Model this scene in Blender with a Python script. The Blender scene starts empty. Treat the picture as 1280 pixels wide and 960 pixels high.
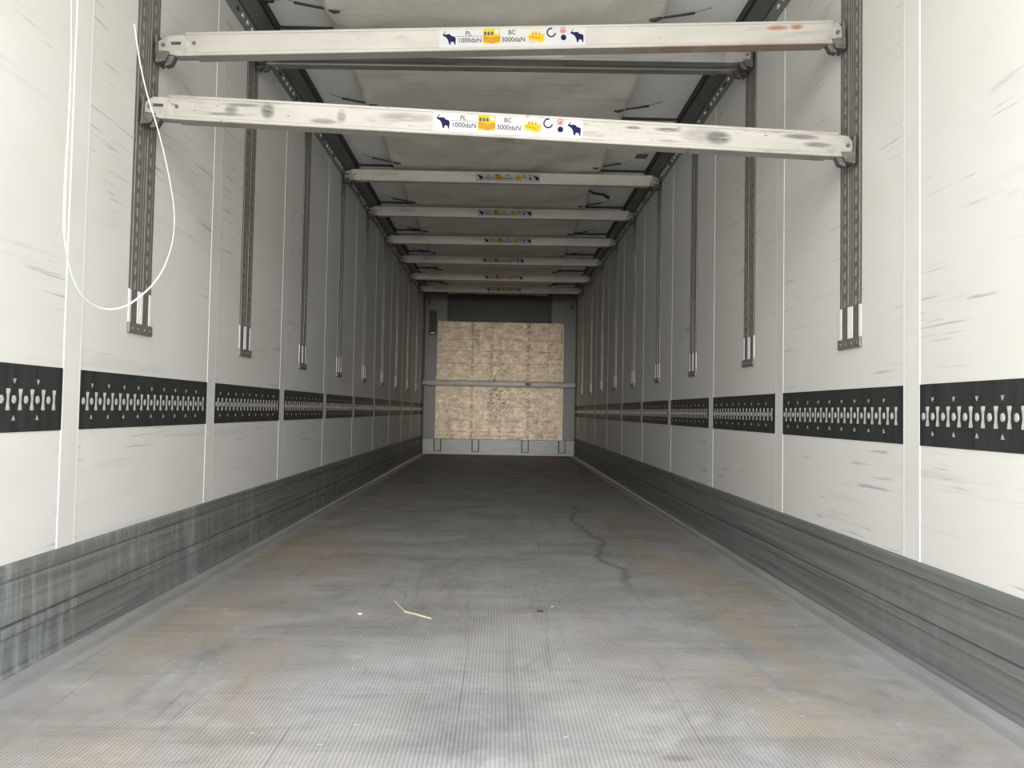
import bpy, bmesh, math, random
from mathutils import Vector, Matrix, noise as mnoise

random.seed(7)
SC = bpy.context.scene
COL = SC.collection

# ------------------------------------------------------------------ camera
F_PX, PW, PH = 960.0, 1280, 960
YAW, PITCH, ROLL = 0.01566, 0.03514, 0.01844
CX, CZ = 0.01286, 0.7165
fwd = Vector((math.sin(YAW)*math.cos(PITCH), math.cos(YAW)*math.cos(PITCH), math.sin(PITCH)))
r0 = Vector((math.cos(YAW), -math.sin(YAW), 0)); u0 = r0.cross(fwd)
cr, sr = math.cos(ROLL), math.sin(ROLL)
rv = r0*cr + u0*sr; uv = u0*cr - r0*sr
cam_d = bpy.data.cameras.new('camera'); cam = bpy.data.objects.new('camera', cam_d); COL.objects.link(cam)
m = Matrix((rv, uv, -fwd)).transposed().to_4x4(); m.translation = Vector((CX, 0, CZ))
cam.matrix_world = m
cam_d.sensor_width = 36; cam_d.lens = 36*F_PX/PW; cam_d.clip_start = 0.02; cam_d.clip_end = 200
SC.camera = cam

# ------------------------------------------------------------------ light
SKY, GLOW_A, GLOW_K, GLOW_EL = 1.72, 26.0, 220.0, 2.5
Y_OPEN = 1.0       # rear doorway of the load space
Y_END = 12.46
HW = 1.24
Z_ROOF = 2.66
SC.view_settings.view_transform = 'Standard'; SC.view_settings.look = 'None'
SC.view_settings.gamma = 1; SC.view_settings.use_curve_mapping = False
SC.view_settings.exposure = 1.92
SC.cycles.max_bounces = 16; SC.cycles.diffuse_bounces = 12; SC.cycles.glossy_bounces = 6
SC.cycles.use_denoising = True
SC.cycles.sample_clamp_indirect = 6
world = bpy.data.worlds.new('overcast_sky'); SC.world = world; world.use_nodes = True
wn = world.node_tree.nodes; wl = world.node_tree.links; wn.clear()
wo = wn.new('ShaderNodeOutputWorld'); wb = wn.new('ShaderNodeBackground')
tc = wn.new('ShaderNodeTexCoord'); sx = wn.new('ShaderNodeSeparateXYZ'); rp = wn.new('ShaderNodeValToRGB')
mp = wn.new('ShaderNodeMapRange'); mp.inputs[1].default_value = -1; mp.inputs[2].default_value = 1
wl.new(tc.outputs['Generated'], sx.inputs[0]); wl.new(sx.outputs[2], mp.inputs[0]); wl.new(mp.outputs[0], rp.inputs[0])
e = rp.color_ramp.elements
e[0].position = 0.0; e[0].color = (.45, .445, .42, 1)
e[1].position = 1.0; e[1].color = (.95, .97, 1.0, 1)
k = e.new(0.485); k.color = (.68, .67, .645, 1)
k = e.new(0.505); k.color = (1.0, .99, .968, 1)
# sky glow facing the doorway, added behind the camera to light the far end
dt = wn.new('ShaderNodeVectorMath'); dt.operation = 'DOT_PRODUCT'; wl.new(tc.outputs['Generated'], dt.inputs[0])
EL_S = math.radians(GLOW_EL); dt.inputs[1].default_value = (0, -math.cos(EL_S), math.sin(EL_S))
g1 = wn.new('ShaderNodeMath'); g1.operation = 'SUBTRACT'; wl.new(dt.outputs['Value'], g1.inputs[0]); g1.inputs[1].default_value = 1
g2 = wn.new('ShaderNodeMath'); g2.operation = 'MULTIPLY'; wl.new(g1.outputs[0], g2.inputs[0]); g2.inputs[1].default_value = GLOW_K
g3 = wn.new('ShaderNodeMath'); g3.operation = 'EXPONENT'; wl.new(g2.outputs[0], g3.inputs[0])
g4 = wn.new('ShaderNodeMath'); g4.operation = 'MULTIPLY_ADD'; wl.new(g3.outputs[0], g4.inputs[0]); g4.inputs[1].default_value = GLOW_A; g4.inputs[2].default_value = SKY
wl.new(g4.outputs[0], wb.inputs[1])
wl.new(rp.outputs[0], wb.inputs[0])
wl.new(wb.outputs[0], wo.inputs[0])
pl = bpy.data.lights.new('doorway_portal', 'AREA'); pl.shape = 'RECTANGLE'; pl.size = 2*HW; pl.size_y = Z_ROOF
pl.cycles.is_portal = True
po = bpy.data.objects.new('doorway_portal', pl); COL.objects.link(po)
po.location = (0, Y_OPEN, Z_ROOF/2); po.rotation_euler = (math.pi/2, 0, 0)


# ------------------------------------------------------------------ materials
class NT:
    def __init__(s, name):
        s.m = bpy.data.materials.new(name); s.m.use_nodes = True
        s.n = s.m.node_tree.nodes; s.l = s.m.node_tree.links
        s.b = s.n['Principled BSDF']
    def new(s, t, **k):
        x = s.n.new(t)
        for a, v in k.items(): setattr(x, a, v)
        return x
    def put(s, sock, v):
        if isinstance(v, bpy.types.NodeSocket): s.l.new(v, sock)
        elif isinstance(v, tuple) and sock.type == 'RGBA' and len(v) == 3: sock.default_value = (*v, 1)
        else: sock.default_value = v
    def obj(s):
        if not hasattr(s, '_o'): s._o = s.new('ShaderNodeTexCoord').outputs['Object']
        return s._o
    def map(s, sc=(1, 1, 1), rot=(0, 0, 0), loc=(0, 0, 0), v=None):
        x = s.new('ShaderNodeMapping'); s.l.new(v or s.obj(), x.inputs[0])
        x.inputs['Location'].default_value = loc; x.inputs['Rotation'].default_value = rot; x.inputs['Scale'].default_value = sc
        return x.outputs[0]
    def noise(s, v, scale=1, detail=4, rough=.5, dist=0):
        x = s.new('ShaderNodeTexNoise'); s.l.new(v, x.inputs['Vector'])
        x.inputs['Scale'].default_value = scale; x.inputs['Detail'].default_value = detail
        x.inputs['Roughness'].default_value = rough; x.inputs['Distortion'].default_value = dist
        return x.outputs['Fac']
    def mr(s, v, a, b, c=0., d=1., smooth=False):
        x = s.new('ShaderNodeMapRange'); x.clamp = True
        if smooth: x.interpolation_type = 'SMOOTHSTEP'
        s.l.new(v, x.inputs[0])
        for i, q in zip((1, 2, 3, 4), (a, b, c, d)): x.inputs[i].default_value = q
        return x.outputs[0]
    def mth(s, op, a, b=0., c=None):
        x = s.new('ShaderNodeMath', operation=op); s.put(x.inputs[0], a); s.put(x.inputs[1], b)
        if c is not None: s.put(x.inputs[2], c)
        return x.outputs[0]
    def mix(s, f, a, b, mode='MIX'):
        x = s.new('ShaderNodeMix', data_type='RGBA', blend_type=mode)
        s.put(x.inputs['Factor'], f)
        s.put(x.inputs[6], a); s.put(x.inputs[7], b)
        return x.outputs[2]
    def sep(s, v=None):
        x = s.new('ShaderNodeSeparateXYZ'); s.l.new(v or s.obj(), x.inputs[0]); return x.outputs
    def bump(s, h, strength=.3, dist=.01):
        x = s.new('ShaderNodeBump'); s.l.new(h, x.inputs['Height'])
        x.inputs['Strength'].default_value = strength; x.inputs['Distance'].default_value = dist
        s.l.new(x.outputs[0], s.b.inputs['Normal'])
    def blob(s, x0, z0, rx, rz, comps):
        """soft elliptical patch in the object's own x/z (stain with a place of its own)"""
        a, c = comps
        dx = s.mth('DIVIDE', s.mth('SUBTRACT', a, x0), rx); dz = s.mth('DIVIDE', s.mth('SUBTRACT', c, z0), rz)
        d = s.mth('ADD', s.mth('MULTIPLY', dx, dx), s.mth('MULTIPLY', dz, dz))
        return s.mr(d, 0., 1., 1., 0., True)
    def done(s, col, rough=.5, metal=0., spec=.5):
        s.put(s.b.inputs['Base Color'], col); s.put(s.b.inputs['Roughness'], rough); s.put(s.b.inputs['Metallic'], metal)
        s.b.inputs['Specular IOR Level'].default_value = spec
        return s.m


def speckled(name, c1, c2, scale=20, rough=.5, metal=0., spec=.5, stretch=(1, 1, 1), bump=0.):
    t = NT(name); n = t.noise(t.map(stretch), scale, 5, .6)
    if bump: t.bump(n, bump, .003)
    return t.done(t.mix(t.mr(n, .3, .7), c1, c2), rough, metal, spec)


def wall_material(name, seed, lean):
    t = NT(name)
    base = t.mix(t.mr(t.noise(t.map((1, .8, .8), loc=(seed, 0, 0)), 1.1, 3), .3, .7), (.56, .555, .53), (.505, .50, .47))
    # long thin rub marks, mostly slanting with the load's path
    v = t.map((1, .55, 16), (lean, 0, 0), (0, seed, seed))
    s1 = t.noise(v, 1.6, 6, .62, .6)
    s1 = t.mr(s1, .56, .72, 0, 1)
    keep = t.mr(t.noise(t.map((1, 1, 1.3), loc=(0, seed*2, 0)), 1.4, 3), .42, .62)
    marks = t.mth('MULTIPLY', s1, keep)
    v2 = t.map((1, 1.4, 40), (lean*1.4, 0, 0), (0, seed*3, 1))
    s2 = t.mr(t.noise(v2, 2.2, 3, .5, .3), .63, .69, 0, 1)
    keep2 = t.mr(t.noise(t.map(loc=(3, seed, 4)), 3.1, 2), .46, .58)
    fine = t.mth('MULTIPLY', s2, keep2)
    c = t.mix(t.mth('MULTIPLY', marks, .38), base, (.28, .28, .27))
    c = t.mix(t.mth('MULTIPLY', fine, .45), c, (.14, .138, .135))
    ochre = t.mr(t.noise(t.map((1, .5, 2), (lean, 0, 0), (9, seed, 2)), 2.0, 4), .6, .75)
    c = t.mix(t.mth('MULTIPLY', ochre, .16), c, (.46, .40, .30))
    h = t.noise(t.map((1, .9, 2.0), loc=(0, seed, 0)), 1.6, 2)
    t.bump(h, .35, .02)
    return t.done(c, .62, 0, .08)


def floor_material():
    t = NT('floor_antislip_board')
    X, Y, Z = t.sep()
    big = t.noise(t.map((1.2, .45, 1), loc=(2.1, .3, 0)), 1.5, 7, .68, .8)
    side = t.mr(t.mth('ABSOLUTE', t.mth('ADD', X, .02)), .30, .80)
    brownf = t.mth('MULTIPLY', t.mr(big, .40, .60), t.mth('ADD', t.mth('MULTIPLY', side, .7), .3))
    c = t.mix(t.mr(t.noise(t.map((.8, 1.3, 1)), 2.4, 8, .72, .5), .32, .68), (.155, .158, .160), (.285, .288, .288))
    c = t.mix(t.mth('MULTIPLY', brownf, .8), c, (0.239, 0.200, 0.149))
    dk = t.mr(t.noise(t.map((1, .7, 1), loc=(8, 3, 0)), 2.0, 7, .7, 1.0), .52, .66)
    c = t.mix(t.mth('MULTIPLY', dk, .40), c, (0.090, 0.087, 0.080))
    across = t.mr(t.noise(t.map((.5, 6, 1), loc=(0, 4, 0)), 1.1, 8, .72, .8), .52, .66)
    c = t.mix(t.mth('MULTIPLY', across, .35), c, (0.094, 0.094, 0.094))
    along = t.mr(t.noise(t.map((13, .55, 1), (0, 0, .04), (5, 1, 0)), 1.2, 7, .7, 1.0), .56, .70)
    c = t.mix(t.mth('MULTIPLY', along, .28), c, (0.087, 0.087, 0.087))
    thin = t.mr(t.noise(t.map((36, 1.1, 1), (0, 0, -.10), (1, 7, 0)), 1.0, 3, .6, 1.4), .655, .69)
    c = t.mix(t.mth('MULTIPLY', thin, .40), c, (0.065, 0.065, 0.065))
    pale = t.mr(t.noise(t.map((1, .8, 1), loc=(7, 7, 0)), 4.5, 8, .75), .56, .74)
    c = t.mix(t.mth('MULTIPLY', pale, .40), c, (0.420, 0.420, 0.413))
    line = t.mth('ABSOLUTE', t.mth('SUBTRACT', t.mth('SUBTRACT', X, .56), t.mth('MULTIPLY', t.mth('SUBTRACT', t.noise(t.map((0, 1.1, 0)), 1.0, 5, .6), .5), .45)))
    run = t.mth('MULTIPLY', t.mr(line, .006, .028, 1, 0), t.mr(Y, 3.0, 3.4)); run = t.mth('MULTIPLY', run, t.mr(Y, 5.6, 6.4, 1, 0))
    c = t.mix(t.mth('MULTIPLY', run, .55), c, (0.072, 0.065, 0.052))
    # lengthwise worn metal-coloured edge strip
    edge = t.mr(t.mth('ABSOLUTE', X), 1.10, 1.16)
    c = t.mix(t.mth('MULTIPLY', edge, .55), c, (0.275, 0.283, 0.283))
    # dark round print and a couple of spots
    xy = (X, Y)
    c = t.mix(t.mth('MULTIPLY', t.blob(.175, 1.60, .055, .05, xy), .35), c, (0.123, 0.116, 0.102))
    c = t.mix(t.mth('MULTIPLY', t.blob(.40, 1.62, .05, .02, xy), .5), c, (0.072, 0.072, 0.072))
    sp = t.mr(t.noise(t.map(), 38, 2, .5), .72, .75)
    c = t.mix(t.mth('MULTIPLY', sp, .35), c, (0.609, 0.580, 0.536))
    # pressed wire-mesh texture: lengthwise rows 10 mm apart, cross rows 6 mm
    wx = t.mth('SINE', t.mth('MULTIPLY', X, 2*math.pi/.0098))
    wy = t.mth('SINE', t.mth('MULTIPLY', t.mth('ADD', Y, t.mth('MULTIPLY', wx, .001)), 2*math.pi/.0075))
    grid = t.mth('ADD', t.mth('MULTIPLY', wx, .6), t.mth('MULTIPLY', wy, .4))
    c = t.mix(t.mr(grid, .1, .9, 0, .22), c, (0.522, 0.522, 0.515))
    c = t.mix(t.mr(grid, -.9, -.2, .28, 0), c, (0.072, 0.072, 0.072))
    t.bump(grid, .35, .001)
    rough = t.mr(big, .3, .7, .65, .85)
    return t.done(c, rough, 0, .1)


def kick_material(name, seed, streak=.55):
    t = NT(name)
    v = t.map((1, 7, .7), loc=(0, seed, 0))
    up = t.noise(v, 3.5, 5, .65)
    lg = t.noise(t.map((1, .5, 30), loc=(0, seed, 3)), 1.6, 5, .6)
    c = t.mix(t.mr(lg, .35, .65), (.10, .107, .102), (.165, .172, .165))
    area = t.mr(t.noise(t.map((1, .7, 2), loc=(0, seed, 8)), 1.3, 3), .42, .62)
    c = t.mix(t.mth('MULTIPLY', t.mth('MULTIPLY', t.mr(up, .48, .68), area), streak), c, (.30, .33, .325))
    c = t.mix(t.mth('MULTIPLY', t.mr(t.noise(t.map((1, 1, 9), (.25, 0, 0), (0, seed, 5)), 3, 5), .6, .72), .5), c, (.07, .07, .07))
    return t.done(c, .55, .1, .2)


def plywood_material():
    t = NT('worn_plywood')
    g = t.noise(t.map((1.6, 1, 6)), 3.2, 10, .82, .3)
    c = t.mix(t.mr(g, .36, .64), (.68, .53, .37), (.30, .235, .165))
    b = t.noise(t.map((3, 1, 3.2), loc=(4, 0, 2)), 2.2, 10, .85, .2)
    c = t.mix(t.mr(b, .48, .62, 0, .7), c, (.92, .80, .62))
    sc = t.mr(t.noise(t.map((5, 1, 16), loc=(0, 0, 7)), 1.8, 10, .8, .4), .56, .64)
    c = t.mix(t.mth('MULTIPLY', sc, .8), c, (.12, .10, .08))
    band = t.mr(t.noise(t.map((3.2, 1, .12), loc=(3, 0, 1)), 1.3, 3, .5), .50, .66)
    v = t.mr(t.noise(t.map((9, 1, 5), loc=(3, 0, 1)), 1.6, 8, .75, .6), .46, .62)
    c = t.mix(t.mth('MULTIPLY', t.mth('MULTIPLY', v, band), .75), c, (.14, .115, .09))
    X, Y, Z = t.sep(); xz = (X, Z)
    wob = t.mth('MULTIPLY', t.mth('SUBTRACT', t.noise(t.map((0, 0, 2.2)), 1.5, 5, .7), .5), .05)
    brk = t.mr(t.noise(t.map((3, 1, 7), loc=(2, 0, 6)), 2.5, 6, .7), .42, .56)
    for x0, w_, a_ in ((-.44, .030, .7), (-.12, .012, .5), (.02, .010, .6), (.47, .035, .6), (.78, .012, .4)):
        d = t.mth('ABSOLUTE', t.mth('SUBTRACT', t.mth('ADD', X, wob), x0))
        c = t.mix(t.mth('MULTIPLY', t.mth('MULTIPLY', t.mr(d, w_*.4, w_, 1, 0), brk), a_), c, (.16, .13, .10))
    for z0, a_ in ((.30, .5), (.52, .5), (1.22, .5), (1.42, .7), (1.60, .5), (.12, .6), (.05, .5)):
        d = t.mth('ABSOLUTE', t.mth('SUBTRACT', t.mth('ADD', Z, t.mth('MULTIPLY', wob, .4)), z0))
        c = t.mix(t.mth('MULTIPLY', t.mth('MULTIPLY', t.mr(d, .004, .012, 1, 0), brk), a_), c, (.15, .12, .09))
    near = t.blob(-.02, .78, .24, .75, xz)
    holes = t.mr(t.noise(t.map((16, 1, 24), loc=(1, 0, 5)), 1.5, 5, .7), .54, .58)
    c = t.mix(t.mth('MULTIPLY', near, holes), c, (.02, .018, .016))
    c = t.mix(t.mth('MULTIPLY', t.blob(-.36, 1.62, .07, .2, xz), v), c, (.18, .165, .14))
    c = t.mix(t.mth('MULTIPLY', t.blob(.45, 1.55, .06, .45, xz), holes), c, (.05, .04, .035))
    return t.done(c, .6, 0, .3)


def beam_material(name, seed, dirt, blobs=(), rust=(), g=.52):
    t = NT(name)
    c = t.mix(t.mr(t.noise(t.map((2, 1, 6), loc=(seed, 0, 0)), 2.0, 5), .3, .7), (.50*g, .475*g, .42*g), (.42*g, .40*g, .35*g))
    h = t.noise(t.map((5, 1, 55), loc=(seed, seed, 0)), 1.0, 6, .7, .3)
    area = t.mr(t.noise(t.map((1.8, 1, 3), loc=(seed*2, 0, 3)), 2.2, 4, .6), .44, .60)
    c = t.mix(t.mth('MULTIPLY', t.mth('MULTIPLY', t.mr(h, .50, .66), area), dirt), c, (.12, .105, .09))
    d = t.mr(t.noise(t.map((9, 1, 22), loc=(seed, 1, 1)), 3.0, 3), .68, .72)
    c = t.mix(t.mth('MULTIPLY', d, dirt), c, (.10, .08, .06))
    comps = None
    if blobs or rust:
        X, Y, Z = t.sep(); comps = (X, Z)
        st = t.mr(t.noise(t.map((14, 1, 160)), 1.0, 5, .7), .30, .50)
    for (x, z, rx, rz, a) in blobs:
        c = t.mix(t.mth('MULTIPLY', t.mth('MULTIPLY', t.blob(x, z, rx, rz, comps), st), a), c, (.045, .042, .038))
    for (x, z, rx, rz, a) in rust:
        c = t.mix(t.mth('MULTIPLY', t.mth('MULTIPLY', t.blob(x, z, rx, rz, comps), st), a), c, (.17, .065, .018))
    return t.done(c, .48, .0, .45)


def tarp_material():
    t = NT('roof_tarpaulin_cloth')
    c = t.mix(t.mr(t.noise(t.map((1, .6, 1)), 1.6, 5, .6), .35, .65), (.78, .75, .685), (.68, .65, .59))
    d = t.mr(t.noise(t.map((.6, 6, 1), loc=(2, 3, 0)), 1.3, 5, .7, .3), .55, .72)
    c = t.mix(t.mth('MULTIPLY', d, .45), c, (.33, .29, .235))
    s = t.mr(t.noise(t.map((.7, 14, 1), loc=(5, 1, 0)), 1.3, 5, .7, .5), .62, .74)
    c = t.mix(t.mth('MULTIPLY', s, .4), c, (.22, .20, .17))
    X, Y, Z = t.sep()
    ph = t.mth('FRACT', t.mth('DIVIDE', t.mth('SUBTRACT', Y, 3.9-1.0984*4), 1.0984))
    near_bow = t.mr(ph, .72, .97); near_bow = t.mth('MULTIPLY', near_bow, t.mr(t.noise(t.map((2, 7, 1)), 2, 6, .7), .35, .6))
    near_bow = t.mth('MULTIPLY', near_bow, t.mr(t.mth('ABSOLUTE', X), .35, .75, 1, .15))
    c = t.mix(t.mth('MULTIPLY', near_bow, .5), c, (.30, .255, .195))
    t.bump(t.noise(t.map((3, 1.5, 1)), 2.2, 4, .6, .3), .5, .03)
    return t.done(c, .6, 0, .3)


M = {}
M['wall_l'] = wall_material('white_wall_panel_west', 1.7, .07)
M['wall_r'] = wall_material('white_wall_panel_east', 6.3, -.10)
M['strip'] = speckled('white_cover_strip', (.505, .50, .47), (.56, .555, .53), 3, .6, 0, .1)
M['bead'] = speckled('white_gloss_bead', (.66, .66, .635), (.60, .60, .575), 4, .45, 0, .3)
M['floor'] = floor_material()
M['kick_l'] = kick_material('scuffed_aluminium_west', 2.2)
M['kick_r'] = kick_material('scuffed_aluminium_east', 5.9, .15)
M['lip'] = speckled('worn_edge_aluminium', (.30, .305, .30), (.42, .425, .42), 9, .4, .5, .5, (1, .3, 1))
M['ply'] = plywood_material()
M['ply_edge'] = speckled('pale_board_edge', (.78, .74, .66), (.62, .56, .46), 14, .6)
M['tarp'] = tarp_material()
M['roof'] = speckled('grey_roof_panel', (.80, .80, .785), (.86, .86, .845), 2.5, .45, 0, .4)
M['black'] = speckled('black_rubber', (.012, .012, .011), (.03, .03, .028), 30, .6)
M['rail_black'] = speckled('black_lashing_rail', (.016, .018, .017), (.032, .035, .033), 5, .5, 0, .2, (1, 6, .6))
M['rib'] = speckled('bare_metal_rib', (.66, .65, .61), (.30, .29, .27), 70, .4, .3, .2)
M['mark'] = speckled('scratched_mark', (.42, .42, .40), (.30, .30, .28), 90, .5)
M['galv'] = speckled('galvanised_steel', (.15, .142, .125), (.22, .208, .185), 26, .5, .45, .5, (1, 1, .35))
M['galv_d'] = speckled('galvanised_steel_dark', (.14, .132, .115), (.20, .188, .165), 30, .55, .4)
M['galv_l'] = speckled('galvanised_edge', (.22, .21, .195), (.29, .28, .26), 20, .4, .5)
M['hole_back'] = speckled('panel_behind_slots', (.30, .29, .26), (.22, .21, .19), 20, .6)
M['white_end'] = speckled('bright_flange_end', (.74, .74, .72), (.66, .66, .64), 20, .3)
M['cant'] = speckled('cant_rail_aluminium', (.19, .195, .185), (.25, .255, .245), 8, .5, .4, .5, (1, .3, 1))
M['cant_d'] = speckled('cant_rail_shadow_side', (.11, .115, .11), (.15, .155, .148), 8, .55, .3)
M['head'] = speckled('grey_front_wall', (.075, .073, .060), (.090, .087, .073), 3, .5)
M['kickp'] = speckled('front_kick_plate', (.110, .112, .100), (.140, .141, .128), 5, .45, .1, .5, (1, 1, 3))
M['recess'] = speckled('dark_front_panel', (.016, .014, .009), (.022, .019, .012), 3, .6)
M['bar'] = speckled('dull_bar_metal', (.12, .108, .09), (.19, .175, .15), 12, .5, .3, .5, (.4, 1, 1))
M['beam1'] = beam_material('aluminium_beam_cream', 3.1, .35, rust=[(.95, .018, .05, .012, 1.), (1.02, .02, .03, .012, 1.), (.80, -.042, .55, .008, .5)])
M['beam2'] = beam_material('aluminium_beam_scuffed', 8.4, 1.0,
    blobs=[(-.812, .005, .03, .035, 1.), (-.935, .003, .03, .02, .8), (-.90, .02, .09, .008, .8), (-.95, -.015, .08, .008, .7), (-.56, .0, .02, .03, .7), (-.34, .01, .12, .02, .6), (-.62, -.02, .06, .012, .8),
           (.44, .018, .035, .007, 1.), (.56, .018, .06, .010, 1.), (.735, .0, .055, .030, 1.1), (.68, .005, .10, .035, .5), (1.02, .02, .08, .012, .9), (1.08, -.005, .06, .012, .8)])
M['beam3'] = speckled('aluminium_beam_shaded', (.21, .205, .19), (.15, .147, .137), 5, .5, .1, .5, (.5, 1, 3))  # darker base colour carries the shade on these bars' undersides
M['beam_far'] = beam_material('aluminium_beam_plain', 1.3, .5, g=.95)
M['fit'] = speckled('cast_end_fitting', (.30, .285, .255), (.19, .18, .16), 30, .5, .25)
M['fit_d'] = speckled('dark_claw_steel', (.05, .046, .041), (.11, .102, .092), 50, .6, .1, .3)
M['st_white'] = speckled('sticker_white', (.275, .27, .268), (.245, .24, .238), 8, .4)
M['st_navy'] = speckled('sticker_navy', (.004, .003, .030), (.007, .006, .04), 20, .6, 0, .08)
M['st_grey'] = speckled('sticker_print', (.03, .028, .027), (.055, .053, .05), 60, .6, 0, .1)
M['st_yellow'] = speckled('sticker_yellow', (.30, .20, .003), (.36, .25, .008), 18, .5, 0, .1)
M['st_amber'] = speckled('sticker_amber', (.22, .11, .003), (.26, .14, .006), 18, .5, 0, .1)
M['st_pale'] = speckled('sticker_pale_ground', (.30, .29, .20), (.22, .205, .15), 22, .4)
M['st_red'] = speckled('sticker_red', (.26, .02, .02), (.30, .035, .03), 20, .5, 0, .1)
M['cord'] = speckled('white_plastic_strap', (.88, .88, .84), (.82, .82, .78), 10, .3, 0, .5)
M['straw'] = speckled('straw', (.50, .45, .32), (.38, .33, .22), 30, .6)
M['chip'] = speckled('pale_chip', (.60, .56, .51), (.48, .43, .36), 40, .6)
M['dkchip'] = speckled('brown_chip', (.07, .03, .02), (.04, .02, .012), 40, .6)


# ------------------------------------------------------------------ geometry helpers
class MB:
    def __init__(s): s.v = []; s.f = []; s.mi = []; s.cur = 0
    def mat(s, i): s.cur = i; return s
    def add(s, vs, fs):
        o = len(s.v); s.v += [tuple(v) for v in vs]
        for f in fs: s.f.append([o+i for i in f]); s.mi.append(s.cur)
    def box(s, x0, x1, y0, y1, z0, z1):
        x0, x1 = sorted((x0, x1)); y0, y1 = sorted((y0, y1)); z0, z1 = sorted((z0, z1))
        s.add([(x0,y0,z0),(x1,y0,z0),(x1,y1,z0),(x0,y1,z0),(x0,y0,z1),(x1,y0,z1),(x1,y1,z1),(x0,y1,z1)],
              [(0,3,2,1),(4,5,6,7),(0,1,5,4),(1,2,6,5),(2,3,7,6),(3,0,4,7)])
        return s
    def prism(s, pts, a, b, axis='y'):
        """closed outline pts extruded from a to b; axis y: pts are (x,z); x: (y,z); z: (x,y).  a, b may be functions of the point"""
        n = len(pts); vs = []
        for q in (a, b):
            for p in pts:
                w = q(p) if callable(q) else q
                vs.append({'y': (p[0], w, p[1]), 'x': (w, p[0], p[1]), 'z': (p[0], p[1], w)}[axis])
        fs = [tuple(range(n)), tuple(range(2*n-1, n-1, -1))]
        fs += [(i, n+i, n+(i+1) % n, (i+1) % n) for i in range(n)]
        s.add(vs, fs); return s
    def cyl(s, c, r, d, axis='y', n=16, r2=None):
        r2 = r if r2 is None else r2; vs = []
        for q, rr in ((-d/2, r), (d/2, r2)):
            for i in range(n):
                a = 2*math.pi*i/n; u, w = rr*math.cos(a), rr*math.sin(a)
                vs.append({'y': (c[0]+u, c[1]+q, c[2]+w), 'x': (c[0]+q, c[1]+u, c[2]+w), 'z': (c[0]+u, c[1]+w, c[2]+q)}[axis])
        fs = [tuple(range(n)), tuple(range(2*n-1, n-1, -1))] + [(i, n+i, n+(i+1) % n, (i+1) % n) for i in range(n)]
        s.add(vs, fs); return s
    def dome(s, c, ry, rz, h, sx, n=14):
        """flattened boss standing h proud of the plane x=c[0] towards sx"""
        rings = 4; vs = []
        for j in range(rings):
            a = j/rings*math.pi/2
            for i in range(n):
                b = 2*math.pi*i/n
                vs.append((c[0]+sx*h*math.sin(a), c[1]+ry*math.cos(a)*math.cos(b), c[2]+rz*math.cos(a)*math.sin(b)))
        vs.append((c[0]+sx*h, c[1], c[2])); fs = []
        for j in range(rings-1):
            for i in range(n): fs.append((j*n+i, j*n+(i+1) % n, (j+1)*n+(i+1) % n, (j+1)*n+i))
        fs += [((rings-1)*n+i, (rings-1)*n+(i+1) % n, rings*n) for i in range(n)]
        fs.append(tuple(range(n-1, -1, -1)))
        s.add(vs, fs); return s
    def tube(s, pts, r, n=8, flat=None):
        """tube along pts; r number or list; flat=(w,t,normal) gives a ribbon section"""
        P = [Vector(p) for p in pts]; vs = []
        for i, p in enumerate(P):
            t = (P[min(i+1, len(P)-1)] - P[max(i-1, 0)]).normalized()
            if flat:
                nn = Vector(flat[2][i]) if isinstance(flat[2], list) else Vector(flat[2])
                a = t.cross(nn).normalized(); b = a.cross(t).normalized(); ra, rb = flat[0]/2, flat[1]/2
            else:
                a = t.cross(Vector((.13, .31, .94))).normalized(); b = t.cross(a).normalized()
                ra = rb = r[i] if isinstance(r, (list, tuple)) else r
            for k in range(n):
                g = 2*math.pi*k/n; vs.append(p + a*ra*math.cos(g) + b*rb*math.sin(g))
        fs = [tuple(range(n-1, -1, -1)), tuple(range(len(P)*n-n, len(P)*n))]
        for i in range(len(P)-1):
            for k in range(n): fs.append((i*n+k, i*n+(k+1) % n, (i+1)*n+(k+1) % n, (i+1)*n+k))
        s.add(vs, fs); return s
    def mesh(s, name, mats):
        me = bpy.data.meshes.new(name); me.from_pydata(s.v, [], s.f)
        for mm in (mats if isinstance(mats, (list, tuple)) else [mats]): me.materials.append(mm)
        for p, i in zip(me.polygons, s.mi): p.material_index = i
        bm = bmesh.new(); bm.from_mesh(me); bmesh.ops.recalc_face_normals(bm, faces=bm.faces); bm.to_mesh(me); bm.free()
        return me
    def build(s, name, mats, parent=None, bevel=0., smooth=False):
        o = bpy.data.objects.new(name, s.mesh(name, mats)); COL.objects.link(o); o.parent = parent
        if bevel:
            b = o.modifiers.new('bevel', 'BEVEL'); b.width = bevel; b.segments = 2; b.limit_method = 'ANGLE'; b.angle_limit = math.radians(40)
        if smooth:
            for p in o.data.polygons: p.use_smooth = True
        return o


def put(name, me, parent, loc=(0, 0, 0)):
    o = bpy.data.objects.new(name, me); COL.objects.link(o); o.parent = parent; o.location = loc; return o

def tag(o, label, cat, group=None):
    o['label'] = label; o['category'] = cat
    if group: o['group'] = group
    return o

def struct(o): o['kind'] = 'structure'; return o

def thing(name, loc, label, cat, group=None, roty=0.):
    o = bpy.data.objects.new(name, None); COL.objects.link(o); o.empty_display_size = .05
    o.location = loc; o.rotation_euler = (0, roty, 0); return tag(o, label, cat, group)

def copy_tree(o, parent=None):
    c = o.copy(); COL.objects.link(c); c.parent = parent
    for ch in list(o.children): copy_tree(ch, c)
    return c

ORD = ['nearest', 'second', 'third', 'fourth', 'fifth', 'sixth', 'seventh', 'eighth', 'ninth', 'tenth', 'eleventh']
def nth(i): return 'nearest to the doorway' if i == 0 else ORD[i] + ' from the doorway'

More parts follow.
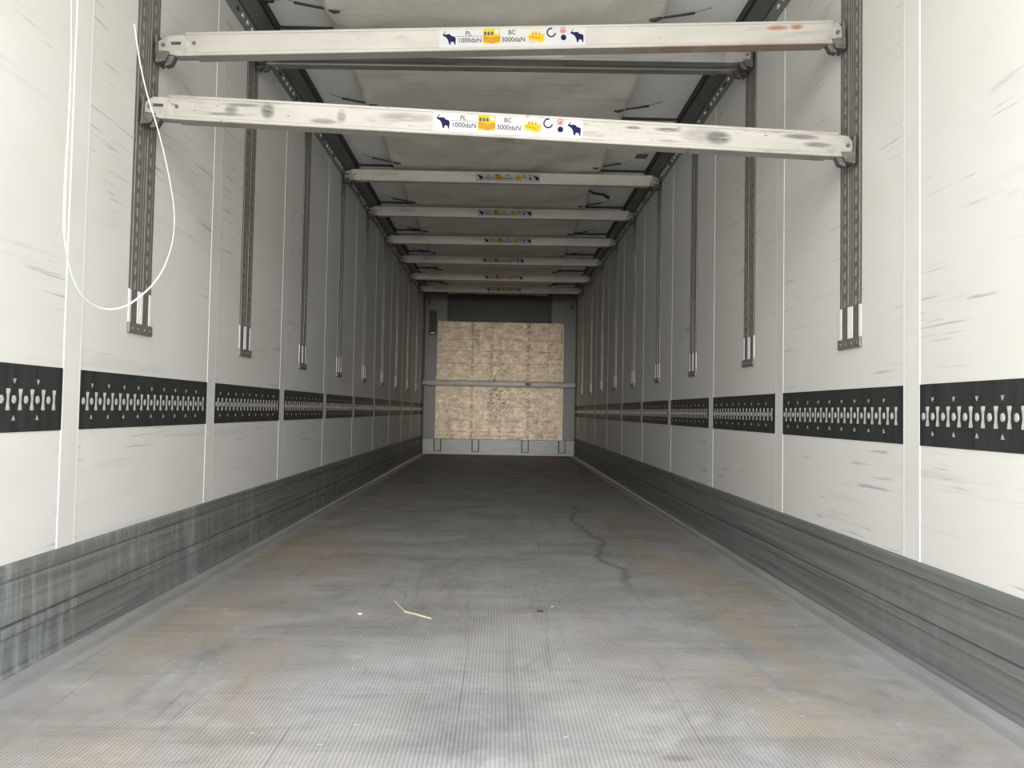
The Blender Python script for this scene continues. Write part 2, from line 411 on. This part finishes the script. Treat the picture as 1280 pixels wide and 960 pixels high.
# pitch of the wall fittings, measured along the trailer
T0, TP = 2.6675, 1.0984        # anchor tracks
S0, SP = 2.2680, 1.0841        # panel seams
Z_CANT = 2.515
Z_KICK = .301
ZB0, ZB1 = .638, .8155

# ------------------------------------------------------------------ the shell
b = MB()
b.box(-1.30, 1.30, Y_OPEN-.05, Y_END+.08, -.12, 0)
struct(b.build('floor', M['floor']))

for side, sx, mat in (('left', -1, M['wall_l']), ('right', 1, M['wall_r'])):
    b = MB(); b.box(sx*HW, sx*(HW+.06), Y_OPEN, Y_END+.08, 0, 2.74)
    struct(b.build('wall_'+side, mat))
    # kick plate: two long grooves, slightly stepped, rounded lip on the floor
    x = lambda d: sx*(HW-d)
    prof = [(x(0), 0), (x(0), Z_KICK), (x(.006), Z_KICK), (x(.010), Z_KICK-.006), (x(.010), .262), (x(.004), .260), (x(.004), .256), (x(.011), .254),
            (x(.013), .150), (x(.006), .148), (x(.006), .144), (x(.014), .142), (x(.016), .118), (x(.012), .112), (x(.014), .030), (x(.020), .014), (x(.020), 0)]
    b = MB(); b.prism(prof, Y_OPEN, Y_END, 'y')
    struct(b.build('baseboard_'+side, M['kick_l' if sx < 0 else 'kick_r']))

# floor edge profiles
tn = 1
for sx in (-1, 1):
    b = MB(); x = lambda d: sx*(HW-d)
    b.prism([(x(.021), 0), (x(.021), .016), (x(.026), .020), (x(.034), .017), (x(.040), .006), (x(.075), .003), (x(.078), 0)], Y_OPEN, Y_END, 'y')
    o = b.build('trim_%d' % tn, M['lip']); struct(o); tn += 1

# cant rails along the top of each wall, with punched dots
for sx in (-1, 1):
    b = MB(); x = lambda v: sx*v
    b.mat(0).prism([(x(HW), Z_CANT), (x(1.232), Z_CANT), (x(1.214), 2.562), (x(1.222), 2.572), (x(HW), 2.572)], Y_OPEN, Y_END, 'y')
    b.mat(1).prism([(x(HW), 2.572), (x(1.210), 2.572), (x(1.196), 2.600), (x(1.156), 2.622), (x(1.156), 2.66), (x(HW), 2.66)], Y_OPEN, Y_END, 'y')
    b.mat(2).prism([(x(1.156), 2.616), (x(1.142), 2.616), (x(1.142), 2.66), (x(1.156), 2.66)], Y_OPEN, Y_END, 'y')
    yy = Y_OPEN+.1; kk = 0
    while yy < Y_END-.1:
        if kk % 9 not in (7,):
            b.mat(3 if (kk*7) % 5 else 2)
            zc = 2.541; xc = 1.232-(zc-Z_CANT)*.383
            b.box(x(xc-.004), x(xc+.004), yy-.011, yy+.011, zc-.007, zc+.007)
        yy += .068; kk += 1
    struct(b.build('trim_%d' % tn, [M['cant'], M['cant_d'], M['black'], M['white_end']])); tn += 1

# roof skin over the bows
b = MB(); b.box(-1.30, 1.30, Y_OPEN, Y_END+.08, Z_ROOF, 2.74)
struct(b.build('ceiling', M['roof']))

# cover strips over the wall seams
for sx in (-1, 1):
    for n in range(-1, 10):
        yc = S0 + n*SP + (0 if sx > 0 else -.004); x = lambda d: sx*(HW-d)
        y0, y1 = yc-.0425, yc+.0425
        b = MB()
        b.mat(0).prism([(x(0), y0), (x(.0015), y0), (x(.0015), y1), (x(0), y1)], Z_KICK, Z_CANT, 'z')
        for ye in (y0, y1):
            b.mat(1).prism([(x(0), ye-.005), (x(.0015), ye-.003), (x(.0018), ye-.001), (x(.0018), ye+.001), (x(.0015), ye+.003), (x(0), ye+.005)], Z_KICK, Z_CANT, 'z')
        struct(b.build('trim_%d' % tn, [M['strip'], M['bead']])); tn += 1

# ------------------------------------------------------------------ front wall
YF = Y_END
b = MB()
b.mat(0).box(-HW-.06, HW+.06, YF, YF+.08, 0, 2.74)
struct(b.build('wall_front', M['recess']))
b = MB()
b.box(-1.215, -.862, YF-.03, YF, .25, 2.62).box(.835, 1.232, YF-.03, YF, .25, 2.62)
b.box(-.862, .835, YF-.03, YF, .25, 1.9)
struct(b.build('trim_%d' % tn, M['head'], bevel=.004)); tn += 1
b = MB(); b.box(-.862, -.835, YF-.045, YF-.001, 2.16, 2.58).box(.79, .835, YF-.05, YF-.001, 2.16, 2.58)
struct(b.build('trim_%d' % tn, M['black'], bevel=.003)); tn += 1

kp = thing('kick_plate', (0, YF-.062, .001), 'light grey metal kick plate along the foot of the front wall', 'kick plate')
b = MB(); b.prism([(-1.215, .004), (-1.20, 0), (1.22, 0), (1.232, .004), (1.232, .235), (1.222, .25), (-1.205, .25), (-1.215, .235)], 0, .06, 'y')
b.build('plate', M['kickp'], kp, bevel=.004)
for xc in (-.975, -.365, .435, 1.03):
    b = MB(); b.mat(1).prism([(xc-.062, .245), (xc-.062, .055), (xc-.052, .045), (xc+.052, .045), (xc+.062, .055), (xc+.062, .245)], -.004, 0, 'y')
    b.mat(0).prism([(xc-.042, .245), (xc-.042, .066), (xc-.036, .060), (xc+.036, .060), (xc+.042, .066), (xc+.042, .245)], -.022, -.004, 'y')
    b.build('stop_bracket', [M['kickp'], M['black']], kp)

pw = thing('plywood_board', (0, YF-.087, .2535), 'large scuffed plywood board covering the front wall', 'board')
b = MB()
b.mat(0).prism([(-1.008, 0), (1.022, 0), (1.024, .01), (1.014, 1.895), (.90, 1.893), (.52, 1.889), (.50, 1.884), (.2, 1.893), (-.5, 1.889), (-1.008, 1.895), (-1.010, 1.2)], 0, .055, 'y')
b.build('board_face', M['ply'], pw, bevel=.003)
MB().box(-1.0165, -1.009, -.006, .05, .0, 1.0).build('edge_strip', M['ply_edge'], pw)
MB().box(1.018, 1.028, -.006, .05, .0, 1.88).build('edge_strip', M['ply_edge'], pw)

lb = thing('load_bar', (0, YF-.15, 1.148), 'grey locking bar crossing the middle of the plywood board', 'bar')
b = MB(); b.prism([(-.022, -.047), (.022, -.047), (.024, -.04), (.024, .04), (.02, .047), (-.02, .047), (-.024, .04), (-.021, .018), (-.021, -.018), (-.024, -.04)], -1.14, 1.15, 'x')
b.build('bar_body', M['bar'], lb)
for sx in (-1, 1):
    b = MB(); b.prism([(sx*1.13, -.032), (sx*1.225, -.030), (sx*1.225, .028), (sx*1.13, .032)], -.018, .018, 'y')
    b.cyl((sx*1.175, -.02, 0), .010, .012)
    b.build('bar_end', M['bar'], lb, bevel=.003)
b = MB(); b.box(.42, .50, -.0275, -.0235, -.026, .026)
b.build('bar_clasp', M['fit_d'], lb)

pb = thing('wall_plate', (-1.092, YF-.03, 1.925), 'tall narrow black plate high on the front wall left of the plywood', 'plate')
b = MB(); b.box(-.062, .062, -.022, 0, 0, .40); b.build('frame', M['black'], pb, bevel=.006)
b = MB(); b.box(-.04, .04, -.026, -.022, .05, .37); b.build('insert', M['rail_black'], pb)
b = MB(); b.box(-.035, .035, -.028, -.022, .022, .036); b.build('latch', M['galv_l'], pb)
for sx, xx, zz in ((-1, -1.16, 2.46), (1, 1.165, 2.43)):
    t = MB().box(-.018, .018, -.012, 0, -.045, .045).build('bumper', M['black'], None, bevel=.005)
    t.location = (xx, YF-.03, zz)
    tag(t, 'small black block in the upper %s corner of the front wall' % ('left' if sx < 0 else 'right'), 'block')

# ------------------------------------------------------------------ vertical double anchor tracks
def make_track():
    """built for the left wall: face towards +x, origin on the wall at the track's foot"""
    root = thing('anchor_track', (0, 0, 0), '', 'track')
    H = Z_CANT - .957
    for yc in (-.0425, .0425):
        b = MB(); w = .041
        # flanges on the wall
        b.mat(0).box(0, .0008, yc-w, yc-.022, .035, H).box(0, .0008, yc+.022, yc+w, .035, H)
        # folded ridges
        b.mat(1).box(.0008, .0026, yc-.0255, yc-.022, .15, H).box(.0008, .0026, yc+.022, yc+.0255, .15, H)
        # slotted face
        zs = .15; fx0, fx1 = .0010, .0020
        b.mat(2).box(fx0, fx1, yc-.022, yc-.0065, .035, H).box(fx0, fx1, yc+.0065, yc+.022, .035, H)
        b.box(fx0, fx1, yc-.0065, yc+.0065, .035, zs)
        z = zs
        while z < H-.05:
            b.box(fx0, fx1, yc-.0065, yc+.0065, z+.030, z+.050); z += .050
        b.box(fx0, fx1, yc-.0065, yc+.0065, z, H)
        b.mat(3).box(.0002, .0007, yc-.02, yc+.02, .04, H)
        b.build('slotted_channel', [M['galv'], M['galv_l'], M['galv_d'], M['hole_back']], root)
        for ya, yb in ((yc-w+.001, yc-.024), (yc+.024, yc+w-.001)):
            MB().box(.0008, .0034, ya, yb, .036, .147).build('flange_end', M['white_end'], root)
    b = MB(); b.box(0, .010, -.0855, .0855, 0, .035)
    for yy in (-.06, -.02, .025, .065): b.cyl((.011, yy, .016), .006, .004, 'x', 10)
    b.build('end_plate', M['galv_d'], root, bevel=.002)
    return root

track = make_track()
for i in range(9):
    for sx in (-1, 1):
        o = track if (i, sx) == (0, -1) else copy_tree(track)
        o.location = (sx*HW, T0 + i*TP, .957)
        o.rotation_euler = (0, 0, 0 if sx < 0 else math.pi)
        o['label'] = 'vertical slotted steel anchor track on the %s wall, %s' % ('left' if sx < 0 else 'right', nth(i))
        o['group'] = 'anchor tracks on the %s wall' % ('left' if sx < 0 else 'right')

# ------------------------------------------------------------------ horizontal perforated lashing rails
ZM = (ZB0+ZB1)/2 - .004
def rib_mesh():
    b = MB()
    b.mat(0).prism([(-.0065, -.028), (-.0080, -.026), (-.0045, -.010), (-.0040, 0), (-.0045, .010), (-.0080, .026), (-.0065, .028), (.0065, .028), (.0080, .026), (.0045, .010), (.0040, 0), (.0045, -.010), (.0080, -.026), (.0065, -.028)],
            .002, .0028, 'x')
    return b.mesh('rib', M['rib'])
RIB = rib_mesh()
BOSS = MB().dome((.002, 0, 0), .0115, .0125, .0013, 1).mesh('boss', M['rib'])
BOSS.transform(Matrix.Diagonal((1,.85,.9,1)))
for p in BOSS.polygons: p.use_smooth = True
def mark(b, y, z, up):
    s = .0065; k = 1 if up else -1; w = .0022
    b.prism([(y-s, z+k*s), (y-s+w*1.3, z+k*s), (y+.0007, z-k*s*.3), (y+.0007, z-k*s), (y-.0012, z-k*s)], .0018, .0026, 'x')
    b.prism([(y-s, z+k*s), (y+s, z+k*s), (y+s, z+k*(s-w)), (y-s, z+k*(s-w))], .0018, .0026, 'x')
    b.prism([(y+s, z+k*s), (y+s-w*1.2, z+k*s), (y-.0012, z-k*s*.6), (y, z-k*s)], .0018, .0026, 'x')
for sx in (-1, 1):
    off = 0 if sx > 0 else -.004
    for i in range(11):
        ya = S0 + (i-1)*SP + off + .0475; yb = S0 + i*SP + off - .0475
        if i == 10: yb = Y_END
        L = yb-ya
        side = 'left' if sx < 0 else 'right'
        root = thing('lashing_rail', (sx*HW, (ya+yb)/2, ZM),
                     'black perforated lashing rail panel on the %s wall, %s' % (side, nth(i)), 'rail', 'lashing rails along the %s wall' % side)
        if sx > 0: root.rotation_euler = (0, 0, math.pi)
        b = MB(); b.mat(0).box(0, .002, -L/2, L/2, ZB0-ZM, ZB1-ZM)
        n = int(L/.0505); st = -(n-1)*.0505/2
        b.mat(1)
        for kk in range(n-1):
            if kk % 2 == 0:
                mark(b, st+(kk+.5)*.0505, .048, True); mark(b, st+(kk+.5)*.0505, -.048, False)
        b.build('backing_plate', [M['rail_black'], M['mark']], root)
        for kk in range(n):
            put('rib', RIB, root, (0, st+kk*.0505, 0))
            put('boss', BOSS, root, (0, st+kk*.0505+.02525, 0)) if kk < n-1 else None
            if kk == 0: put('boss', BOSS, root, (0, st-.02525 + .004, 0))

# ------------------------------------------------------------------ roof: bows, tarpaulin, strap ties
BOW0 = 3.90
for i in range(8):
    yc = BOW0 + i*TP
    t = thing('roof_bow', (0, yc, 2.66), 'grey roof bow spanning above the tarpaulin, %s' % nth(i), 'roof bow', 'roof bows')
    b = MB(); b.prism([(-.022, -.042), (.022, -.042), (.026, -.036), (.026, -.018), (-.026, -.018), (-.026, -.036)], -1.14, 1.14, 'x')
    b.build('bow_profile', M['lip'], t)
    b = MB(); b.box(-1.14, 1.14, -.028, .03, -.016, 0)  # black strip standing in for the shadowed gap above the bow
    b.build('gap_shade', M['black'], t)
    for sx in (-1, 1):
        b = MB(); b.prism([(sx*1.13, -.048), (sx*1.165, -.050), (sx*1.20, -.085), (sx*1.205, -.06), (sx*1.17, -.018), (sx*1.13, -.012)], -.035, .035, 'y')
        b.build('corner_carriage', M['cant_d'], t, bevel=.004)

def tarp_z(x, y):
    ph = ((y-BOW0)/TP) % 1.0
    e = abs((x+.045)/.805)
    z = 2.603 - .012*math.sin(math.pi*ph)**2*(1-.6*e)
    z += .006*math.sin(9*x+4*y)*math.sin(math.pi*ph)*(.3+e)
    z += .010*(mnoise.noise(Vector((x*2.6+3*ph, y*1.9, 0))))
    z += .007*mnoise.noise(Vector((x*7, y*3.5+x*5, 2)))
    z -= .010*max(0, math.sin((abs(x+.045)*1.6+ph)*7))*e*math.sin(math.pi*ph)
    return min(z, 2.6135)
nx, ny = 56, 420
b = MB(); vs = []; fs = []
for j in range(ny+1):
    y = Y_OPEN + (Y_END-.06-Y_OPEN)*j/ny; ph = ((y-BOW0)/TP) % 1.0; sc = .010*math.sin(math.pi*ph)
    for i in range(nx+1):
        u = i/nx; x = (-.853+sc) + (.765-sc+.853-sc)*u
        vs.append((x, y, tarp_z(x, y)))
for j in range(ny):
    for i in range(nx): a = j*(nx+1)+i; fs.append((a, a+1, a+nx+2, a+nx+1))
b.add(vs, fs)
tp = b.build('roof_tarpaulin', M['tarp'], None, smooth=True)
sm = tp.modifiers.new('thickness', 'SOLIDIFY'); sm.thickness = .003; sm.offset = 1
tag(tp, 'long beige roof tarpaulin stretched under the middle of the roof', 'tarpaulin')

def make_tie(sx):
    """black elastic tie: origin at the tarpaulin edge, running out towards sx"""
    t = thing('strap_tie', (0, 0, 0), '', 'strap tie')
    b = MB(); b.tube([(-.01*sx, 0, -.004), (.06*sx, 0, .006), (.17*sx, -.004, .024)], [.005, .006, .0065], 8)
    b.build('strap', M['black'], t)
    b = MB(); b.tube([(-.045*sx, .006, -.010), (-.02*sx, .004, -.013), (.0, 0, -.006), (.012*sx, 0, -.001)], [.005, .009, .009, .005], 8)
    b.build('hook', M['black'], t)
    b = MB(); b.tube([(.165*sx, -.004, .024), (.25*sx, -.004, .052)], .002, 6)
    b.build('wire', M['galv_d'], t)
    return t
for sx in (-1, 1):
    proto = make_tie(sx)
    for i in range(8):
        o = proto if i == 0 else copy_tree(proto)
        xe = -.822 if sx < 0 else .735
        o.location = (xe, 3.575 + i*1.113, 2.598)
        o['label'] = 'black elastic strap tie on the %s edge of the tarpaulin, %s' % ('left' if sx < 0 else 'right', nth(i))
        o['group'] = 'strap ties on the %s tarpaulin edge' % ('left' if sx < 0 else 'right')
t = thing('strap_tie', (.735, 6.44, 2.598), 'loose black strap slanting backwards at the right tarpaulin edge', 'strap tie')
MB().tube([(0, 0, 0), (.06, .09, .0), (.14, .13, .005), (.20, .25, .012)], [.008, .010, .012, .016], 8).build('strap', M['black'], t)
t = thing('roof_clip', (-1.142, 3.585, 2.64), 'small black clip with a brown tip on the inner edge of the left roof rail', 'clip')
MB().box(0, .05, -.012, .012, -.012, .012).build('clip_body', M['black'], t, bevel=.004)
MB().box(.045, .075, -.005, .005, .0, .008).build('clip_tip', M['dkchip'], t)
t = MB().box(-.045, .045, -.05, .05, -.006, 0).build('roof_patch', M['galv'], None, bevel=.003)
t.location = (1.05, 5.72, 2.66)
tag(t, 'small grey rectangular plate on the roof panel at the right', 'plate')

# ------------------------------------------------------------------ cargo bars
BH, BD = .085, .055
def text_mesh(s, size):
    cu = bpy.data.curves.new('lettering', 'FONT'); cu.body = s; cu.size = size; cu.align_x = 'CENTER'; cu.align_y = 'CENTER'; cu.extrude = .0004; cu.offset = .0003
    o = bpy.data.objects.new('lettering', cu); COL.objects.link(o)
    dg = bpy.context.evaluated_depsgraph_get(); me = bpy.data.meshes.new_from_object(o.evaluated_get(dg))
    bpy.data.objects.remove(o); me.materials.clear(); me.materials.append(M['st_grey'])
    me.transform(Matrix.Rotation(math.pi/2, 4, 'X')); return me
TXT = {k: text_mesh(k, s) for k, s in (('PL', .022), ('1000daN', .0235), ('BC', .022), ('3000daN', .0235))}

U = .532/183.0     # one photo pixel of sticker, in metres
EL = [(215,262),(205,272),(200,290),(188,300),(176,315),(174,330),(186,342),(214,352),(238,376),(252,402),(262,430),(272,474),(296,474),(299,440),(316,430),(338,434),(350,446),(357,480),(372,476),(379,400),(377,372),(365,354),(340,346),(312,340),(298,322),(286,311),(240,312),(212,316),(200,312),(205,296),(212,284),(222,270)]
def elephant_mesh():
    pts = [((x-276)/12.8*U, -(y-370)/12.8*U) for x, y in EL]
    return MB().prism(pts, -.0006, 0, 'y').mesh('elephant_emblem', M['st_navy'])
ELM = elephant_mesh()
def ring(b, cx, cz, r0, r1, a0, a1, y0=-.0006, y1=0., n=24):
    pts = [(cx+r1*math.cos(a0+(a1-a0)*i/n), cz+r1*math.sin(a0+(a1-a0)*i/n)) for i in range(n+1)]
    pts2 = [(cx+r0*math.cos(a0+(a1-a0)*i/n), cz+r0*math.sin(a0+(a1-a0)*i/n)) for i in range(n+1)]
    for i in range(n): b.prism([pts[i], pts[i+1], pts2[i+1], pts2[i]], y0, y1, 'y')
def picto_mesh(kind):
    b = MB(); h = .0262; w = .031
    q = lambda x, z: (x*w, z*h)
    if kind == 0:
        b.mat(0).prism([q(-1,-1), q(1,-1), q(1,1), q(-1,1)], -.0004, 0, 'y')
        b.mat(1).prism([q(-1,.1), q(.1,-.1), q(1,.05), q(1,-.6), q(.15,-1), q(-.95,-.72)], -.0007, -.0004, 'y')
        b.mat(4)
        for x in (-.75, -.35, .05): b.prism([q(x-.13,.2), q(x+.15,.12), q(x+.15,.55), q(x,.68), q(x-.15,.52)], -.0009, -.0004, 'y')
        b.mat(3).cyl((.62*w, -.0006, .62*h), .33*h, .0006, 'y', 16)
    else:
        b.mat(2).prism([q(-1,-1), q(1,-1), q(1,1), q(-1,1)], -.0004, 0, 'y')
        b.mat(0).prism([q(-.85,.05), q(-.2,.38), q(1,.1), q(1,-.6), q(.55,-.92), q(-.85,-.5)], -.0007, -.0004, 'y')
        b.mat(1).prism([q(-.8,-.05), q(.5,-.3), q(.5,-.5), q(-.8,-.25)], -.0009, -.0004, 'y')
        b.mat(1)
        for x in (-.4, 0., .4): b.prism([q(x-.1,.1), q(x+.1,.1), q(x+.05,.55), q(x-.05,.55)], -.0009, -.0004, 'y')
        b.mat(3).cyl((.5*w, -.0006, .62*h), .30*h, .0006, 'y', 16)
    return b.mesh('load_pictogram', [M['st_yellow'], M['st_amber'], M['st_pale'], M['st_white'], M['black']])
P0, P1 = picto_mesh(0), picto_mesh(1)
b = MB(); ring(b, 0, 0, .0125, .0175, math.radians(75), math.radians(350)); RINGM = b.mesh('ring_logo', M['st_navy'])
b = MB(); b.mat(0); ring(b, 0, 0, .0080, .0108, 0, 2*math.pi); b.prism([(-.006, -.005), (.006, -.005), (0, .006)], -.0006, 0, 'y')
SEALR = b.mesh('red_seal', M['st_red'])
b = MB(); b.cyl((0, -.0003, 0), .0102, .0006); SEALN = b.mesh('navy_seal', M['st_navy'])
b = MB(); b.box(-.05, .05, -.0005, 0, -.0006, .0006); LINEM = b.mesh('rule_line', M['st_grey'])

PROF = [(-BD/2+.002, -BH/2), (BD/2-.002, -BH/2), (BD/2, -BH/2+.002), (BD/2, BH/2-.002), (BD/2-.002, BH/2), (-BD/2+.002, BH/2), (-BD/2, BH/2-.003),
        (-BD/2, BH/2-.009), (-BD/2+.0022, BH/2-.011), (-BD/2+.0022, -BH/2+.013), (-BD/2, -BH/2+.010), (-BD/2, -BH/2+.003)]
def make_beam(xl, zl, xr, zr, y_front, mat, label, group, sticker_x=(-.229, .297)):
    """xl..xr, zl/zr: the ends of the body's centre line"""
    L = math.hypot(xr-xl, zr-zl); ang = -math.atan2(zr-zl, xr-xl)
    xc, zc = (xl+xr)/2, (zl+zr)/2
    root = thing('cargo_bar', (xc, y_front+BD/2, zc), label, 'cargo bar', group, ang)
    cut = lambda p: .030*(BH/2-p[1])/BH
    b = MB(); b.prism(PROF, lambda p: -L/2+cut(p), lambda p: L/2-cut(p), 'x')
    # groove along the underside
    b.build('bar_profile', mat, root)
    for sx in (-1, 1):
        reach = (HW-.018) - abs((xl if sx < 0 else xr))
        e0 = sx*L/2
        b = MB()
        b.prism([(e0-sx*.05, .034), (e0+sx*.01, .036), (e0+sx*(reach*.65), .034), (e0+sx*reach, .012), (e0+sx*reach, -.022), (e0+sx*reach*.35, -.040), (e0-sx*.05, -.040)], -.021, .021, 'y')
        f = b.build('end_fitting', M['fit'], root, bevel=.003)
        b = MB()
        if sx < 0:
            b.box(e0-.052, e0-.018, -.0225, -.021, .000, .010)
            b.build('slot', M['black'], f)
        b = MB(); b.cyl((e0+sx*(reach-.022), -.023, .0), .007, .006, 'y', 12)
        b.build('bolt', M['fit_d'], f)
        if sx < 0:
            MB().cyl((e0+.030, -BD/2+.001, .002), .0065, .005, 'y', 12).build('bolt', M['fit_d'], f)
        b = MB()
        b.prism([(e0+sx*(reach-.045), -.024), (e0+sx*reach, -.020), (e0+sx*reach, -.062), (e0+sx*(reach-.030), -.058)], -.026, .020, 'y')
        b.prism([(e0+sx*(reach-.060), -.036), (e0+sx*(reach-.030), -.034), (e0+sx*(reach-.022), -.072), (e0+sx*(reach-.045), -.066)], -.014, .014, 'y')
        b.box(e0+sx*(reach-.006), e0+sx*(reach+.003), -.030, .030, -.064, .036)
        b.build('locking_claw', M['fit_d'], f, bevel=.002)
    # sticker in the middle of the front
    a, c = sticker_x; k = (c-a)/.532
    st = MB().box(-.266, .266, -.0008, .0, -.036, .034).build('sticker', M['st_white'], root)
    st.location = ((a+c)/2-xc, -BD/2+.0016, .0); st.scale = (k, 1, 1)
    X = lambda px: (px-640.5)*U; Zp = lambda py: -(py-49.5)*U
    put('elephant_emblem', ELM, st, (X(561.5), -.0008, Zp(48.5)))
    put('elephant_emblem', ELM, st, (X(721.5), -.0008, Zp(48.5)))
    put('load_pictogram', P0, st, (X(614.5), -.0008, Zp(47.5)))
    put('load_pictogram', P1, st, (X(670), -.0008, Zp(47.5)))
    for s, px, py in (('PL', 585.5, 43.5), ('1000daN', 587, 52), ('BC', 640, 43.2), ('3000daN', 641.5, 52)):
        put('lettering', TXT[s], st, (X(px), -.001, Zp(py)))
    put('rule_line', LINEM, st, (X(587), -.0008, Zp(46.8)))
    put('ring_logo', RINGM, st, (X(689.3), -.0008, Zp(44)))
    put('red_seal', SEALR, st, (X(704), -.0008, Zp(41.5)))
    put('navy_seal', SEALN, st, (X(704.5), -.0008, Zp(50.5)))
    return root

h = BH/2
make_beam(-1.120, 2.033-h, 1.186, 2.138-h, 2.685, M['beam1'], 'cream cargo bar with rust specks at its right end, upper of the two nearest', 'cargo bars', (-.226, .294))
make_beam(-1.137, 1.774-h, 1.164, 1.699-h, 2.600, M['beam2'], 'heavily scuffed white cargo bar with black smudges, lower of the two nearest', 'cargo bars', (-.234, .281))
make_beam(-1.165, 2.425+h, 1.110, 2.447+h, 3.697, M['beam3'], 'shade-toned cargo bar half hidden directly behind the uppermost near bar', 'cargo bars')
make_beam(-1.165, 2.420+h, 1.110, 2.445+h, 3.782, M['beam3'], 'shade-toned cargo bar lying close against the back of the half-hidden cargo bar', 'cargo bars')
stx = {3: (587, 668), 4: (590, 659), 5: (598, 659), 6: (596.5, 650), 7: (600, 649), 8: (603, 647)}
for n in range(3, 9):
    yf = T0 + n*TP - .042 - BD/2
    k = yf/(T0+n*TP-.03)
    zc0 = {3: (2.533, 2.537), 4: (2.537, 2.544), 5: (2.52, 2.536), 6: (2.528, 2.534), 7: (2.513, 2.519), 8: (2.52, 2.53)}[n]
    zl, zr = (CZ+(z-CZ)*k for z in zc0)
    sxx = tuple(CX + (px-622.5)/960*yf for px in stx[n])
    make_beam(-1.168, zl, 1.172, zr, yf, M['beam_far'],
              'pale cargo bar high under the roof, %s of the evenly spaced row of six' % ('nearest' if n == 3 else 'farthest' if n == 8 else ORD[n-3]), 'cargo bars', sxx)

# ------------------------------------------------------------------ hanging strap loop by the left wall
def unproj_x(px, py, X):
    d = fwd + rv*(px-640)/F_PX - uv*(py-480)/F_PX
    return Vector((CX, 0, CZ)) + d*((X-CX)/d.x)
loop = [unproj_x(q[0], q[1], q[2]*.88) for q in [(168, 30, -1.19), (171, 52, -1.19), (177, 88, -1.19), (186, 125, -1.185), (197, 160, -1.18), (207, 200, -1.18), (214, 235, -1.18), (218, 268, -1.18), (216, 300, -1.18), (207, 330, -1.18), (194, 352, -1.18), (177, 369, -1.18),
        (158, 382, -1.185), (140, 386.5, -1.19), (122, 383.5, -1.195), (106, 373, -1.195), (95, 357, -1.19), (87, 335, -1.19), (82, 308, -1.19), (80, 280, -1.19), (80.5, 252, -1.19), (82, 215, -1.195), (84.5, 170, -1.20), (87, 120, -1.205), (88.5, 80, -1.21), (89, 35, -1.215), (89, -20, -1.22)]]
def smooth_pts(P, k=6):
    out = []
    for i in range(len(P)-1):
        p0, p1, p2, p3 = P[max(i-1, 0)], P[i], P[i+1], P[min(i+2, len(P)-1)]
        for j in range(k):
            t = j/k
            out.append(.5*((2*p1)+(p2-p0)*t+(2*p0-5*p1+4*p2-p3)*t*t+(3*p1-3*p2+p3-p0)*t**3))
    return out+[P[-1]]
LP = smooth_pts(loop)
b = MB()
ns = []
for i in range(len(LP)):
    u = i/(len(LP)-1); a = -.9 + 3.2*u       # the band twists slowly as it hangs
    ns.append((math.cos(a), -.3*math.sin(a), math.sin(a)))
b.tube(LP, 0, 8, flat=(.0054, .0016, ns))
lo = b.build('plastic_strap', M['cord'], None, smooth=True)
tag(lo, 'thin white plastic strap hanging in a long loop beside the left wall', 'strap')

# ------------------------------------------------------------------ litter on the floor
sp = [Vector((-.363, 2.878, .006)), Vector((-.335, 2.81, .003)), Vector((-.308, 2.745, .002)), Vector((-.258, 2.70, .003)), Vector((-.207, 2.657, .002))]
tag(MB().tube(sp, [.0022, .003, .0032, .0032, .0026], 6).build('straw', M['straw']), 'bent pale straw lying on the grey floor', 'straw')
def chip(px_xy, r, mat, label, seed):
    random.seed(seed); n = 7
    pts = [(r*(.7+.5*random.random())*math.cos(2*math.pi*i/n), r*(.5+.4*random.random())*math.sin(2*math.pi*i/n)) for i in range(n)]
    o = MB().prism(pts, 0, r*.45, 'z').build('floor_chip', mat, None, bevel=r*.15)
    o.location = (px_xy[0], px_xy[1], 0); tag(o, label, 'chip'); return o
chip((-.459, 2.705), .011, M['chip'], 'small pale chip on the floor left of the bent straw', 1)
chip((.170, 2.772), .012, M['dkchip'], 'small dark brown chip on the floor right of centre', 2)
chip((.221, 2.85), .005, M['chip'], 'tiny pale crumb just right of the brown chip', 3)
